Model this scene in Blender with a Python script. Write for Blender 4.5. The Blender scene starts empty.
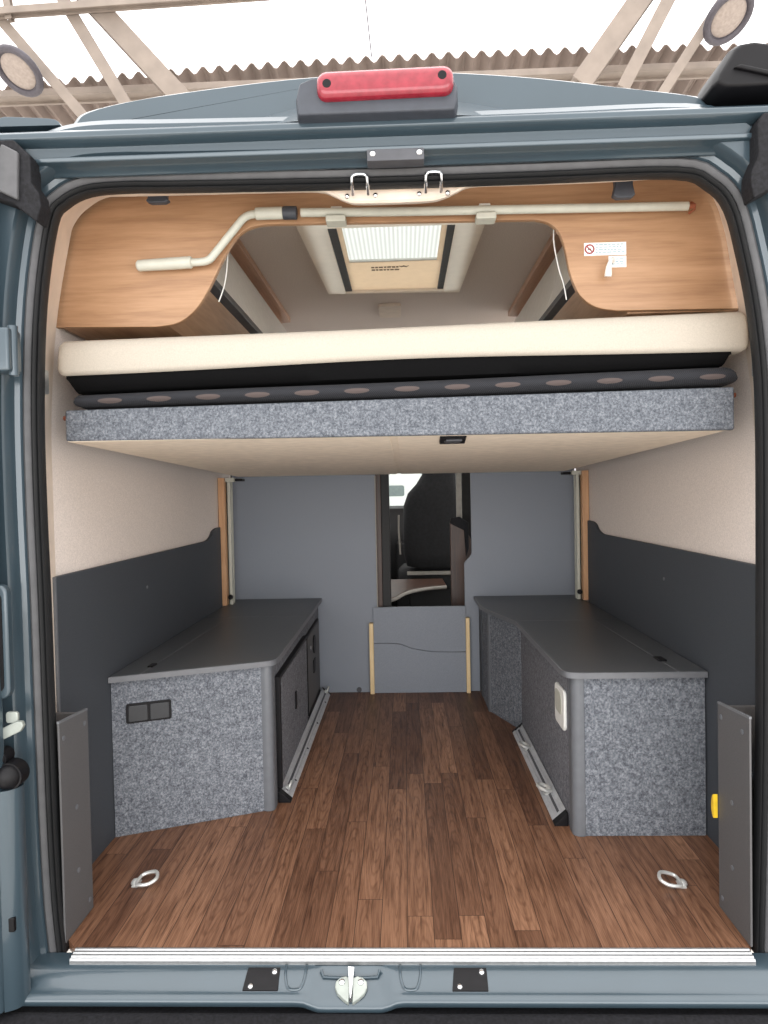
import bpy, bmesh, math, random
from mathutils import Vector, Matrix
random.seed(7)
S = bpy.context.scene
COL = S.collection

# ------------------------------------------------------------------ helpers
def lin(c):
    return tuple(((v/255)/12.92 if v/255 <= .04045 else ((v/255+.055)/1.055)**2.4) for v in c) + (1.0,)

class G:
    """tiny node-graph builder"""
    def __init__(s, name):
        s.m = bpy.data.materials.new(name); s.m.use_nodes = True
        s.t = s.m.node_tree; s.b = s.t.nodes['Principled BSDF']; s.out = s.t.nodes['Material Output']
    def n(s, typ, **k):
        n = s.t.nodes.new(typ)
        for a, v in k.items(): setattr(n, a, v)
        return n
    def l(s, a, b): s.t.links.new(a, b)
    def put(s, inp, v):
        if hasattr(v, 'is_output'): s.l(v, inp)
        else: inp.default_value = v
    def math(s, op, a, b=None, c=None):
        n = s.n('ShaderNodeMath', operation=op)
        for i, v in enumerate((a, b, c)):
            if v is not None: s.put(n.inputs[i], v)
        return n.outputs[0]
    def obj(s):
        return s.n('ShaderNodeTexCoord').outputs['Object']
    def sep(s, v):
        n = s.n('ShaderNodeSeparateXYZ'); s.l(v, n.inputs[0]); return n.outputs
    def comb(s, x=0., y=0., z=0.):
        n = s.n('ShaderNodeCombineXYZ')
        for i, v in enumerate((x, y, z)): s.put(n.inputs[i], v)
        return n.outputs[0]
    def noise(s, vec, scale, detail=2., rough=.5, dist=0.):
        n = s.n('ShaderNodeTexNoise'); s.l(vec, n.inputs['Vector'])
        n.inputs['Scale'].default_value = scale; n.inputs['Detail'].default_value = detail
        n.inputs['Roughness'].default_value = rough; n.inputs['Distortion'].default_value = dist
        return n.outputs['Fac']
    def white(s, vec):
        n = s.n('ShaderNodeTexWhiteNoise', noise_dimensions='3D'); s.l(vec, n.inputs['Vector']); return n.outputs['Value']
    def ramp(s, f, stops):
        n = s.n('ShaderNodeValToRGB'); s.l(f, n.inputs[0]); e = n.color_ramp.elements
        while len(e) < len(stops): e.new(.5)
        for el, (p, c) in zip(e, stops): el.position = p; el.color = lin(c)
        return n.outputs['Color']
    def mix(s, f, a, b, mode='MIX'):
        n = s.n('ShaderNodeMix', data_type='RGBA', blend_type=mode)
        s.put(n.inputs[0], f); s.put(n.inputs[6], a); s.put(n.inputs[7], b); return n.outputs[2]
    def bump(s, h, strength=.3, dist=.002):
        n = s.n('ShaderNodeBump'); n.inputs['Strength'].default_value = strength
        n.inputs['Distance'].default_value = dist; s.l(h, n.inputs['Height']); s.l(n.outputs[0], s.b.inputs['Normal'])

def plain(name, c, rough=.5, metal=0., coat=0., var=.06, scale=40., spec=.5, bump=0.):
    g = G(name); b = g.b
    o = g.obj(); f = g.noise(o, scale, 3.)
    c1 = [max(0, v*(1-var)) for v in c]; c2 = [min(255, v*(1+var)) for v in c]
    g.l(g.ramp(f, [(.3, c1), (.7, c2)]), b.inputs['Base Color'])
    b.inputs['Roughness'].default_value = rough; b.inputs['Metallic'].default_value = metal
    b.inputs['Coat Weight'].default_value = coat; b.inputs['Coat Roughness'].default_value = .08
    b.inputs['Specular IOR Level'].default_value = spec
    if bump: g.bump(f, bump)
    return g.m

def felt(name, dark, mid, light):
    g = G(name); o = g.obj()
    f1 = g.noise(o, 170., 3., .8); f2 = g.noise(o, 60., 2.)
    f = g.math('ADD', g.math('MULTIPLY', f1, .75), g.math('MULTIPLY', f2, .25))
    g.l(g.ramp(f, [(.36, dark), (.5, mid), (.64, light)]), g.b.inputs['Base Color'])
    g.b.inputs['Roughness'].default_value = 1.; g.b.inputs['Specular IOR Level'].default_value = .1
    g.bump(f1, .5, .003)
    return g.m

def woodgrain(name, dark, mid, light, rough=.45, axis='x', stretch=14., scale=26.):
    g = G(name); x, y, z = g.sep(g.obj())
    a = {'x': (x, y, z), 'y': (y, x, z), 'z': (z, x, y)}[axis]
    v = g.comb(g.math('DIVIDE', a[0], stretch), a[1], a[2])
    f1 = g.noise(v, scale, 4., .6, .6); f2 = g.noise(v, scale*6, 3., .6)
    f = g.math('ADD', g.math('MULTIPLY', f1, .7), g.math('MULTIPLY', f2, .3))
    g.l(g.ramp(f, [(.34, dark), (.5, mid), (.66, light)]), g.b.inputs['Base Color'])
    g.b.inputs['Roughness'].default_value = rough
    return g.m

def plank_floor():
    g = G('walnut_planks'); x, y, z = g.sep(g.obj())
    W, L = .0605, .82
    u = g.math('DIVIDE', x, W); row = g.math('FLOOR', u)
    r1 = g.white(g.comb(row, 3.1, .7))
    v = g.math('ADD', g.math('DIVIDE', y, L), g.math('MULTIPLY', r1, 7.3)); idx = g.math('FLOOR', v)
    rnd = g.white(g.comb(row, idx, 5.)); rnd2 = g.white(g.comb(row, idx, 9.))
    base = g.ramp(rnd, [(0., (114, 81, 62)), (.25, (132, 96, 74)), (.6, (143, 105, 81)), (.88, (166, 125, 98)), (1., (122, 87, 67))])
    gv = g.comb(g.math('MULTIPLY', x, 9.), g.math('MULTIPLY', y, .55), g.math('MULTIPLY', rnd2, 40.))
    g1 = g.noise(gv, 11., 5., .62, .35)
    g2 = g.noise(g.comb(g.math('MULTIPLY', x, 30.), g.math('MULTIPLY', y, 1.2), g.math('MULTIPLY', rnd2, 17.)), 9., 3., .6)
    gr = g.math('ADD', g.math('MULTIPLY', g1, .65), g.math('MULTIPLY', g2, .35))
    gm = g.ramp(gr, [(.32, (128, 116, 110)), (.45, (206, 200, 196)), (.58, (250, 250, 250)), (.75, (255, 255, 255))])
    c = g.mix(1., base, gm, 'MULTIPLY')
    # darker cathedral rings
    wv = g.n('ShaderNodeTexWave', wave_type='RINGS', rings_direction='Z'); 
    g.l(g.comb(g.math('MULTIPLY', g.math('SUBTRACT', g.math('FRACT', u), g.math('ADD', .2, g.math('MULTIPLY', rnd, .6))), 1.6),
               g.math('MULTIPLY', g.math('SUBTRACT', g.math('FRACT', v), rnd2), 1.4), 0.), wv.inputs['Vector'])
    wv.inputs['Scale'].default_value = 3.; wv.inputs['Distortion'].default_value = 3.; wv.inputs['Detail'].default_value = 3.
    wm = g.ramp(wv.outputs['Fac'], [(.0, (214, 206, 202)), (.35, (250, 250, 250))])
    c = g.mix(.75, c, wm, 'MULTIPLY')
    fx = g.math('FRACT', u); ex = g.math('MULTIPLY', g.math('MINIMUM', fx, g.math('SUBTRACT', 1., fx)), W)
    fy = g.math('FRACT', v); ey = g.math('MULTIPLY', g.math('MINIMUM', fy, g.math('SUBTRACT', 1., fy)), L)
    seam = g.math('LESS_THAN', g.math('MINIMUM', ex, ey), .0010)
    c = g.mix(g.math('MULTIPLY', seam, .8), c, lin((48, 30, 24)))
    g.l(c, g.b.inputs['Base Color'])
    g.b.inputs['Roughness'].default_value = .42; g.b.inputs['Specular IOR Level'].default_value = .35
    g.bump(gr, .12, .001)
    return g.m

def mesh_textile():
    """dark spacer mesh with a row of taupe ovals woven in"""
    g = G('spacer_mesh'); x, y, z = g.sep(g.obj())
    P = .118
    dx = g.math('DIVIDE', g.math('SUBTRACT', g.math('FRACT', g.math('DIVIDE', g.math('ADD', x, 5.), P)), .5), .25)
    dz = g.math('DIVIDE', g.math('SUBTRACT', g.math('SUBTRACT', z, g.math('MULTIPLY', x, .0145)), .025), .006)
    d = g.math('ADD', g.math('MULTIPLY', dx, dx), g.math('MULTIPLY', dz, dz))
    oval = g.math('LESS_THAN', d, 1.)
    wx = g.math('SINE', g.math('MULTIPLY', x, 1400.)); wz = g.math('SINE', g.math('MULTIPLY', z, 1300.))
    w = g.math('MULTIPLY_ADD', g.math('MULTIPLY', wx, wz), .5, .5)
    base = g.ramp(w, [(.2, (16, 17, 20)), (.9, (48, 50, 57))])
    g.l(g.mix(oval, base, lin((82, 72, 70))), g.b.inputs['Base Color'])
    g.b.inputs['Roughness'].default_value = .9; g.bump(w, .4, .002)
    return g.m

def pleated_blind():
    g = G('pleated_blind'); x, y, z = g.sep(g.obj())
    w = g.math('MULTIPLY_ADD', g.math('SINE', g.math('MULTIPLY', x, 420.)), .5, .5)
    c = g.ramp(w, [(.0, (225, 224, 222)), (1., (250, 250, 248))])
    g.l(c, g.b.inputs['Base Color']); g.b.inputs['Roughness'].default_value = .9
    tr = g.n('ShaderNodeBsdfTranslucent'); g.l(c, tr.inputs['Color'])
    mx = g.n('ShaderNodeMixShader'); mx.inputs[0].default_value = .9
    g.l(g.b.outputs[0], mx.inputs[1]); g.l(tr.outputs[0], mx.inputs[2]); g.l(mx.outputs[0], g.out.inputs['Surface'])
    return g.m

def translucent(name, c, f):
    g = G(name); n = g.noise(g.obj(), 30.)
    cc = g.ramp(n, [(.3, [v*.98 for v in c]), (.7, c)])
    g.l(cc, g.b.inputs['Base Color']); g.b.inputs['Roughness'].default_value = .8
    tr = g.n('ShaderNodeBsdfTranslucent'); g.l(cc, tr.inputs['Color'])
    mx = g.n('ShaderNodeMixShader'); mx.inputs[0].default_value = f
    g.l(g.b.outputs[0], mx.inputs[1]); g.l(tr.outputs[0], mx.inputs[2]); g.l(mx.outputs[0], g.out.inputs['Surface'])
    return g.m
def glass(name, tint):
    g = G(name); g.b.inputs['Base Color'].default_value = lin(tint)
    tr = g.n('ShaderNodeBsdfTransparent'); tr.inputs[0].default_value = lin(tint)
    gl = g.n('ShaderNodeBsdfGlossy'); gl.inputs['Roughness'].default_value = .02
    fr = g.n('ShaderNodeFresnel'); fr.inputs[0].default_value = 1.45
    mx = g.n('ShaderNodeMixShader'); g.l(fr.outputs[0], mx.inputs[0])
    g.l(tr.outputs[0], mx.inputs[1]); g.l(gl.outputs[0], mx.inputs[2]); g.l(mx.outputs[0], g.out.inputs['Surface'])
    return g.m

M = dict(
    paint=plain('blue_grey_paint', (55, 70, 79), .32, .15, .7, .02, 8.),
    black=plain('black_plastic', (14, 13, 16), .5, var=.15, spec=.25),
    blackm=plain('black_rough_plastic', (26, 26, 29), .75, spec=.25, var=.3, scale=160., bump=.3),
    rubber=plain('black_rubber', (20, 21, 23), .6, var=.1),
    lip=plain('grey_rubber_lip', (84, 84, 86), .6, var=.05),
    wall=plain('beige_wall_felt', (228, 218, 211), .95, var=.05, scale=300., spec=.1, bump=.25),
    ceil=plain('greige_ceiling_lining', (220, 208, 200), .95, var=.04, scale=200., spec=.1),
    trim=plain('beige_moulded_trim', (224, 209, 194), .6, var=.03, scale=20.),
    hatchframe=translucent('cream_hatch_frame', (250, 240, 228), .3),  # opaque frame made translucent so that it glows brighter than the ceiling
    wood=woodgrain('light_beech_laminate', (148, 111, 82), (169, 131, 98), (183, 145, 112)),
    woodv=woodgrain('light_beech_upright', (190, 142, 104), (206, 160, 120), (216, 174, 134), axis='z'),
    woody=woodgrain('light_beech_locker', (148, 111, 82), (169, 131, 98), (183, 145, 112), axis='y'),
    brown=woodgrain('brown_cornice', (172, 134, 108), (192, 152, 126), (204, 164, 136), axis='y'),
    pale=woodgrain('pale_pine', (214, 184, 134), (230, 202, 154), (238, 214, 170), axis='z'),
    walnut=woodgrain('walnut_cab', (46, 30, 23), (66, 44, 33), (84, 58, 44), axis='z'),
    floor=plank_floor(),
    cream=plain('cream_mattress_cover', (182, 174, 162), .95, var=.03, scale=350., spec=.1, bump=.2),
    blackcloth=plain('black_cloth', (12, 12, 13), .95, var=.2, scale=300., spec=.1),
    meshcloth=mesh_textile(),
    feltbed=felt('bright_grey_felt', (68, 72, 78), (99, 103, 110), (132, 136, 142)),
    felt=felt('grey_felt', (72, 75, 82), (109, 113, 120), (148, 152, 158)),
    feltd=felt('dark_grey_felt', (84, 85, 90), (114, 115, 121), (144, 145, 150)),
    under=plain('beige_bed_underside', (244, 230, 211), .8, var=.03, scale=30.),
    part=plain('slate_grey_laminate', (132, 138, 148), .6, var=.05, scale=400.),
    dark=plain('anthracite_panel', (62, 66, 72), .6, var=.08, scale=400.),
    boxg=plain('warm_grey_panel', (84, 83, 84), .6, var=.06, scale=400.),
    top=plain('anthracite_worktop', (76, 79, 83), .38, var=.06, scale=400.),
    edge=plain('grey_edging', (102, 104, 108), .45, var=.03),
    edged=plain('grey_corner_profile', (98, 101, 106), .45, var=.03),
    alu=plain('brushed_aluminium', (172, 174, 175), .38, .85, var=.04, scale=120.),
    chrome=plain('bright_steel', (225, 226, 228), .15, 1., var=.02),
    white=plain('white_plastic', (238, 238, 234), .4, var=.02),
    ivory=plain('pale_grey_plastic', (194, 194, 182), .45, var=.02),
    socket=plain('charcoal_plastic', (38, 40, 44), .4, var=.05),
    brownbolt=plain('brown_bolt', (120, 66, 46), .5, var=.05),
    strip=plain('grey_beige_edging', (150, 146, 138), .6, var=.05),
    greytape=plain('slate_plastic', (58, 62, 70), .5, var=.05),
    locker=plain('off_white_laminate', (226, 222, 216), .5, var=.02),
    slot=plain('dark_grey_profile', (74, 75, 80), .5, var=.05),
    blind=pleated_blind(),
    tan=translucent('tan_blind', (240, 224, 206), .75),
    ink=plain('dark_ink', (60, 54, 50), .7, var=.05),
    nickel=plain('nickel_steel', (216, 217, 214), .3, .55, var=.03),
    railalu=plain('silver_rail', (196, 198, 201), .4, .4, var=.03),
    faint=plain('faded_ink', (132, 114, 98), .7, var=.05),
    zinc=plain('zinc_plate', (150, 156, 150), .4, .3, var=.06),
    inkb=plain('blue_grey_ink', (150, 178, 188), .7, var=.05),
    red=plain('red_icon', (150, 60, 64), .6, var=.05),
    yellow=plain('yellow_plastic', (226, 188, 40), .45, var=.04),
    redhook=plain('orange_brown_plastic', (150, 86, 60), .5, var=.05),
    seat=plain('black_seat_cover', (26, 27, 29), .85, var=.2, scale=60., bump=.2),
    dash=plain('black_dashboard', (14, 14, 15), .6, var=.1),
    carpet=plain('dark_cab_carpet', (18, 18, 18), 1., var=.3, scale=300.),
    cablin=plain('dark_cab_lining', (34, 33, 32), .9, var=.1),
    steelbeam=plain('weathered_cream_steel', (142, 130, 120), .6, .1, var=.06, scale=6.),
    sheet=plain('taupe_corrugated_sheet', (130, 116, 108), .8, var=.08, scale=3.),
    lampbody=plain('grey_lamp_housing', (84, 80, 86), .45, .3, var=.06),
    lampface=plain('frosted_lamp_cover', (160, 147, 138), .5, var=.06),
    ground=plain('grey_concrete', (206, 202, 196), .9, var=.1, scale=2.),
    vanwhite=plain('white_vehicle_paint', (240, 242, 240), .35, 0., .3, var=.01),
    glass=glass('clear_glass', (246, 250, 249)),
    smoke=glass('smoked_acrylic', (150, 152, 156)),
    vanglass=plain('grey_vehicle_window', (132, 142, 142), .15, var=.05),
)
# translucent-looking red lens: glossy red plastic with coat
_g = G('red_lens'); _f = _g.sep(_g.obj())
_w = _g.noise(_g.obj(), 60., 2.)
_g.l(_g.ramp(_w, [(.3, (126, 24, 40)), (.7, (146, 36, 52))]), _g.b.inputs['Base Color'])
_g.b.inputs['Roughness'].default_value = .25; _g.b.inputs['Coat Weight'].default_value = .35
M['redlens'] = _g.m

def wpos(o):
    v = Vector((0, 0, 0))
    while o is not None: v += o.location; o = o.parent
    return v

class MB:
    def __init__(s): s.b = bmesh.new()
    def _fix(s): bmesh.ops.recalc_face_normals(s.b, faces=s.b.faces[:])
    def box(s, x0, x1, y0, y1, z0, z1):
        v = [s.b.verts.new(p) for p in ((x0,y0,z0),(x1,y0,z0),(x1,y1,z0),(x0,y1,z0),(x0,y0,z1),(x1,y0,z1),(x1,y1,z1),(x0,y1,z1))]
        for f in ((0,1,2,3),(4,5,6,7),(0,1,5,4),(1,2,6,5),(2,3,7,6),(3,0,4,7)): s.b.faces.new([v[i] for i in f])
        return s
    def loft(s, loops, closed=True, cap=True, ring=False):
        L = [[s.b.verts.new(p) for p in lp] for lp in loops]
        n = len(L[0]); m = n if closed else n-1
        for k in range(len(L) if ring else len(L)-1):
            A, B = L[k], L[(k+1) % len(L)]
            for i in range(m):
                j = (i+1) % n
                s.b.faces.new((A[i], A[j], B[j], B[i]))
        if cap and closed and not ring:
            s.b.faces.new(L[0]); s.b.faces.new(L[-1])
        return s
    def prism(s, pts, axis, a, b):
        f = {'x': lambda p, t: (t, p[0], p[1]), 'y': lambda p, t: (p[0], t, p[1]), 'z': lambda p, t: (p[0], p[1], t)}[axis]
        return s.loft([[f(p, a) for p in pts], [f(p, b) for p in pts]])
    def cyl(s, c, d, r, h, n=20, r2=None):
        d = Vector(d).normalized(); c = Vector(c)
        u = d.orthogonal().normalized(); w = d.cross(u); r2 = r if r2 is None else r2
        R = lambda t, q: [tuple(c + d*t + (u*math.cos(6.28318*i/n) + w*math.sin(6.28318*i/n))*q) for i in range(n)]
        return s.loft([R(0, r), R(h, r2)])
    def tube(s, path, r, n=10, closed=False):
        P = [Vector(p) for p in path]; N = len(P); loops = []
        t0 = (P[1]-P[0]).normalized(); u = t0.orthogonal().normalized()
        for i in range(N):
            if closed: t = (P[(i+1) % N]-P[i-1]).normalized()
            else: t = (P[min(i+1, N-1)]-P[max(i-1, 0)]).normalized()
            u = (u - t*u.dot(t)).normalized(); w = t.cross(u)
            rr = r[i] if isinstance(r, (list, tuple)) else r
            loops.append([tuple(P[i] + (u*math.cos(6.28318*k/n) + w*math.sin(6.28318*k/n))*rr) for k in range(n)])
        return s.loft(loops, True, True, closed)
    def dome(s, c, d, r, h, n=16, k=5):
        d = Vector(d).normalized(); c = Vector(c); u = d.orthogonal().normalized(); w = d.cross(u); lp = []
        for j in range(k+1):
            a = j/k*math.pi/2*.96
            q = r*math.cos(a); t = h*math.sin(a)
            lp.append([tuple(c + d*t + (u*math.cos(6.28318*i/n) + w*math.sin(6.28318*i/n))*q) for i in range(n)])
        return s.loft(lp)
    def xf(s, fn):
        for v in s.b.verts: v.co = fn(v.co)
        return s
    def obj(s, name, mat, parent=None, bevel=0., seg=2, angle=35., origin=None):
        s._fix()
        for f in s.b.faces: f.smooth = True
        for e in s.b.edges:
            if len(e.link_faces) == 2 and e.calc_face_angle(0) > math.radians(angle): e.smooth = False
        me = bpy.data.meshes.new(name); 
        if parent is not None: off = wpos(parent)
        elif origin is not None: off = Vector(origin)
        else:
            xs = [v.co for v in s.b.verts]
            off = Vector(((min(v.x for v in xs)+max(v.x for v in xs))/2, (min(v.y for v in xs)+max(v.y for v in xs))/2, min(v.z for v in xs)))
        for v in s.b.verts: v.co -= off
        s.b.to_mesh(me); s.b.free()
        o = bpy.data.objects.new(name, me); COL.objects.link(o)
        if parent is not None: o.parent = parent
        else: o.location = off
        me.materials.append(M[mat] if isinstance(mat, str) else mat)
        if bevel:
            md = o.modifiers.new('bevel', 'BEVEL'); md.width = bevel; md.segments = seg; md.limit_method = 'ANGLE'; md.angle_limit = math.radians(40)
            md.harden_normals = True
        return o

def tag(o, label, cat, group=None):
    o['label'] = label; o['category'] = cat
    if group: o['group'] = group
    return o
def thing(name, label, cat, loc, group=None):
    o = bpy.data.objects.new(name, None); COL.objects.link(o); o.location = loc; o.empty_display_size = .05
    return tag(o, label, cat, group)
def struct(o): o['kind'] = 'structure'; return o
def dup(root, loc, label):
    r = root.copy(); COL.objects.link(r); r.location = loc; r['label'] = label
    for ch in list(root.children):
        c = ch.copy(); COL.objects.link(c); c.parent = r
        for g in list(ch.children):
            d = g.copy(); COL.objects.link(d); d.parent = c
    return r

def crom(pts, n=4, closed=False):
    P = [Vector(p) for p in pts]; out = []; N = len(P)
    for i in range(N if closed else N-1):
        g = (lambda k: P[k % N]) if closed else (lambda k: P[min(max(k, 0), N-1)])
        a, b, c, d = g(i-1), g(i), g(i+1), g(i+2)
        for k in range(n):
            t = k/n
            out.append(.5*((2*b) + (c-a)*t + (2*a-5*b+4*c-d)*t*t + (3*b-a-3*c+d)*t**3))
    if not closed: out.append(P[-1])
    return out
def arc(cx, cy, r, a0, a1, n=6):
    return [(cx + r*math.cos(math.radians(a0+(a1-a0)*i/n)), cy + r*math.sin(math.radians(a0+(a1-a0)*i/n))) for i in range(n+1)]
def rrect(x0, x1, z0, z1, r, n=5):
    return arc(x0+r, z0+r, r, 180, 270, n)+arc(x1-r, z0+r, r, 270, 360, n)+arc(x1-r, z1-r, r, 0, 90, n)+arc(x0+r, z1-r, r, 90, 180, n)

# ------------------------------------------------------------------ camera
F = 680.; psi = math.radians(1.75); pit = math.radians(1.45); rho = .02
fw = Vector((-math.sin(psi)*math.cos(pit), math.cos(psi)*math.cos(pit), -math.sin(pit)))
r0 = Vector((math.cos(psi), math.sin(psi), 0)); u0 = r0.cross(fw)
R_ = r0*math.cos(rho) - u0*math.sin(rho); U_ = u0*math.cos(rho) + r0*math.sin(rho)
cd = bpy.data.cameras.new('camera'); cam = bpy.data.objects.new('camera', cd); COL.objects.link(cam)
mt = Matrix((R_, U_, -fw)).transposed().to_4x4(); mt.translation = (.012, -1.5, .995); cam.matrix_world = mt
cd.sensor_fit = 'VERTICAL'; cd.sensor_height = 36.; cd.lens = F/1024*36.; cd.clip_start = .02; cd.clip_end = 300
S.camera = cam

# ------------------------------------------------------------------ setting: van room
fl = MB().prism([(-.772,-.002),(-.738,-.034),(.736,-.034),(.758,-.002),(.765,.03),(.872,.16),(.872,1.95),(-.872,1.95),(-.872,.16),(-.775,.03)], 'z', -.02, 0.)
struct(fl.obj('floor', 'floor', origin=(0, 0, 0)))
struct(MB().box(-.95, .95, 1.95, 4.75, -.05, -.003).obj('cab_floor', 'carpet'))

sec = [(.875,0),(.875,.5),(.875,1.0),(.872,1.25),(.858,1.45),(.832,1.64),(.79,1.78),(.72,1.87),(.64,1.90)]
def wall(sx, name, y0, y1, mat):
    pts = [(sx*a, b) for a, b in sec]; back = [(sx*(a+.03), b+(.02 if b > 1.5 else 0)) for a, b in reversed(sec)]
    return struct(MB().prism(pts+back, 'y', y0, y1).obj(name, mat, origin=(0, 0, 0)))
wall(-1, 'wall_left', .185, 1.95, 'wall'); wall(1, 'wall_right', .185, 1.95, 'wall')
struct(MB().box(-.905, -.875, 1.95, 2.9, 0, 1.0).box(-.905, -.875, 1.95, 2.05, 1.0, 1.9).box(-.905, -.875, 2.8, 2.9, 1.0, 1.9).box(-.905, -.875, 2.05, 2.8, 1.6, 1.9).obj('cab_wall_left', 'cablin', origin=(0, 0, 0)))  # unseen; window opening here and missing right wall added to admit light
for sx, nm in ((-1, 'cab_side_left'), (1, 'cab_side_right')):
    x0, x1 = sorted((sx*.875, sx*.905))
    struct(MB().box(x0, x1, 2.9, 4.75, 0, .95).obj(nm, 'cablin', origin=(0, 0, 0)))  # unseen cab sides kept low to let more light in
# ceiling with a hole for the roof hatch, widened so light reaches its frame from above
cm = MB()
for b in ((-.66,-.285,.2,1.95),(.252,.66,.2,1.95),(-.285,.252,.2,.56),(-.285,.252,1.465,1.95)): cm.box(b[0], b[1], b[2], b[3], 1.9, 1.925)
struct(cm.obj('ceiling', 'ceil', origin=(0, 0, 0)))
struct(MB().box(-.9, -.4, 1.95, 4.1, 1.9, 1.93).box(.4, .9, 1.95, 4.1, 1.9, 1.93).box(-.4, .4, 1.95, 2.4, 1.9, 1.93).box(-.4, .4, 3.2, 4.1, 1.9, 1.93).obj('cab_ceiling', 'ceil', origin=(0, 0, 0)))  # unseen roof opening added to brighten the space above the bed

# beige jamb lining: from the door seal back to the inner section
SEAL = [(-.772,-.02),(-.781,.1),(-.786,.287),(-.788,.556),(-.789,.778),(-.792,.999),(-.79,1.218),(-.776,1.434),(-.746,1.605),(-.718,1.645),(-.666,1.668),(-.58,1.673),
        (-.45,1.67),(-.019,1.664),(.321,1.664),(.60,1.664),(.672,1.638),(.712,1.591),(.737,1.496),(.757,1.391),(.77,1.285),(.776,1.18),(.777,.968),(.774,.539),(.770,.323),(.760,-.02)]
INNER = [(-.872,-.02),(-.872,.107),(-.872,.287),(-.872,.556),(-.872,.778),(-.872,1.0),(-.87,1.2),(-.85,1.434),(-.812,1.63),(-.795,1.685),(-.755,1.725),(-.69,1.75),
         (-.5,1.762),(-.02,1.765),(.32,1.765),(.66,1.752),(.742,1.725),(.775,1.69),(.80,1.61),(.815,1.52),(.845,1.34),(.862,1.2),(.872,.97),(.872,.54),(.872,.32),(.872,-.02)]
sl = crom([(a, 0, b) for a, b in SEAL], 4); il = crom([(a, 0, b) for a, b in INNER], 4)
nrm = []
for i in range(len(sl)):
    t = (sl[min(i+1, len(sl)-1)] - sl[max(i-1, 0)]).normalized(); nrm.append(Vector((-t.z, 0, t.x)))
def off(n, y, src=sl): return [tuple(p + q*n + Vector((0, y, 0))) for p, q in zip(src, nrm)]
jl = [[tuple(a*(1-t) + b*t + Vector((0, y, 0)) + Vector((0, 0, 0))) for a, b in zip(sl, il)] for t, y in ((-.02, .002), (.1, .015), (.45, .06), (.85, .13), (1., .187))]
struct(MB().loft(jl, False).obj('trim_1', 'trim', origin=(0, 0, 0)))
# beige header moulding with the bulge in the middle
hx = [(-.66,.020),(-.5,.018),(-.27,.016),(-.17,.013),(-.135,.002),(-.105,-.012),(-.07,-.018),(.07,-.018),(.11,-.012),(.14,.0),(.175,.013),(.26,.014),(.42,.014),(.6,.018)]
hp = crom([(a, .012, 1.656+b) for a, b in hx], 4)
hm = MB().loft([[(p.x, .012, 1.70) for p in hp], [(p.x, .008, p.z+.004) for p in hp], [(p.x, .014, p.z) for p in hp], [(p.x, .06, p.z+.015) for p in hp], [(p.x, .07, 1.74) for p in hp]], False)
struct(hm.obj('trim_2', 'trim', origin=(0, 0, 0)))
# aluminium entrance strip
al = MB()
pr = [(-.064,-.016),(-.064,-.008),(-.061,-.004),(-.057,-.006),(-.054,-.002),(-.050,-.002),(-.048,-.004),(-.045,-.0005),(-.041,-.0005),(-.039,-.002),(-.0365,.001),(-.033,.0015),(-.033,-.001),(-.035,-.016)]
al.prism(pr, 'x', -.738, .736)
struct(al.obj('trim_5', 'alu', origin=(0, 0, 0)))

# roof hatch = window_1
wf = MB()
o4 = [(-.312,.50),(.292,.50),(.288,1.525),(-.312,1.48)]
outer_lo = [(-.335,.50),(.305,.50),(.272,1.50),(-.305,1.475)]
inn = [(-.225,.74),(.195,.74),(.195,1.45),(-.225,1.45)]
wf.loft([[(x, y, 1.9) for x, y in outer_lo], [(x*.985, y, 1.872) for x, y in outer_lo], [(x, y, 1.868) for x, y in inn], [(x, y, 1.935) for x, y in inn]], True, False)
hatch = struct(wf.obj('window_1', 'hatchframe', origin=(-.02, 1.0, 1.9)))
for x0, x1 in ((-.225, -.196), (.17, .197)):
    MB().box(x0, x1, .742, 1.448, 1.873, 1.90).obj('guide_rail', 'slot', hatch, .002)
MB().box(-.196, .17, 1.10, 1.449, 1.878, 1.886).obj('blind_cassette', 'tan', hatch, .002)
MB().box(-.196, -.18, .742, 1.10, 1.878, 1.884).box(.152, .17, .742, 1.10, 1.878, 1.884).obj('blind_edge', 'tan', hatch)
MB().box(-.18, .152, .742, 1.092, 1.884, 1.886).obj('pleated_blind', 'blind', hatch)
MB().box(-.18, .152, 1.086, 1.096, 1.876, 1.890).obj('pull_bar', 'white', hatch, .002)
tm = MB()
for r in range(2):
    xx = -.10
    while xx < .0:
        w = random.uniform(.008, .02); tm.box(xx, xx+w, 1.155+r*.03, 1.167+r*.03, 1.8765, 1.879); xx += w+.004
tm.prism([(.008,1.15),(.018,1.165),(.026,1.158),(.036,1.165),(.046,1.15),(.036,1.156),(.026,1.146),(.018,1.156)], 'z', 1.8765, 1.879)
tm.obj('printed_notice', 'faint', hatch)
MB().box(-.30, .27, .54, 1.49, 1.945, 1.952).obj('pane', 'glass', hatch)
cp = MB().prism(rrect(-.095, .012, 1.735, 1.95, .012), 'z', 1.885, 1.9).obj('ceiling_plate', 'trim', bevel=.003)
tag(cp, 'small beige rectangular plate on the ceiling beyond the roof hatch', 'ceiling plate')

# windscreen + front of cab
wsv = MB().loft([[(-.85,4.6,.88),(.85,4.6,.88),(.62,4.06,1.9),(-.62,4.06,1.9)], [(-.85,4.606,.88),(.85,4.606,.88),(.62,4.066,1.9),(-.62,4.066,1.9)]])
struct(wsv.obj('window_2', 'glass'))
struct(MB().box(-.9, .9, 4.6, 4.66, -.05, .88).obj('wall_front', 'cablin'))

# ------------------------------------------------------------------ van body (rear frame)
body = thing('van_body', 'blue-grey painted rear body frame of the camper van around the open doorway', 'van', (0, 0, 0))
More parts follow.
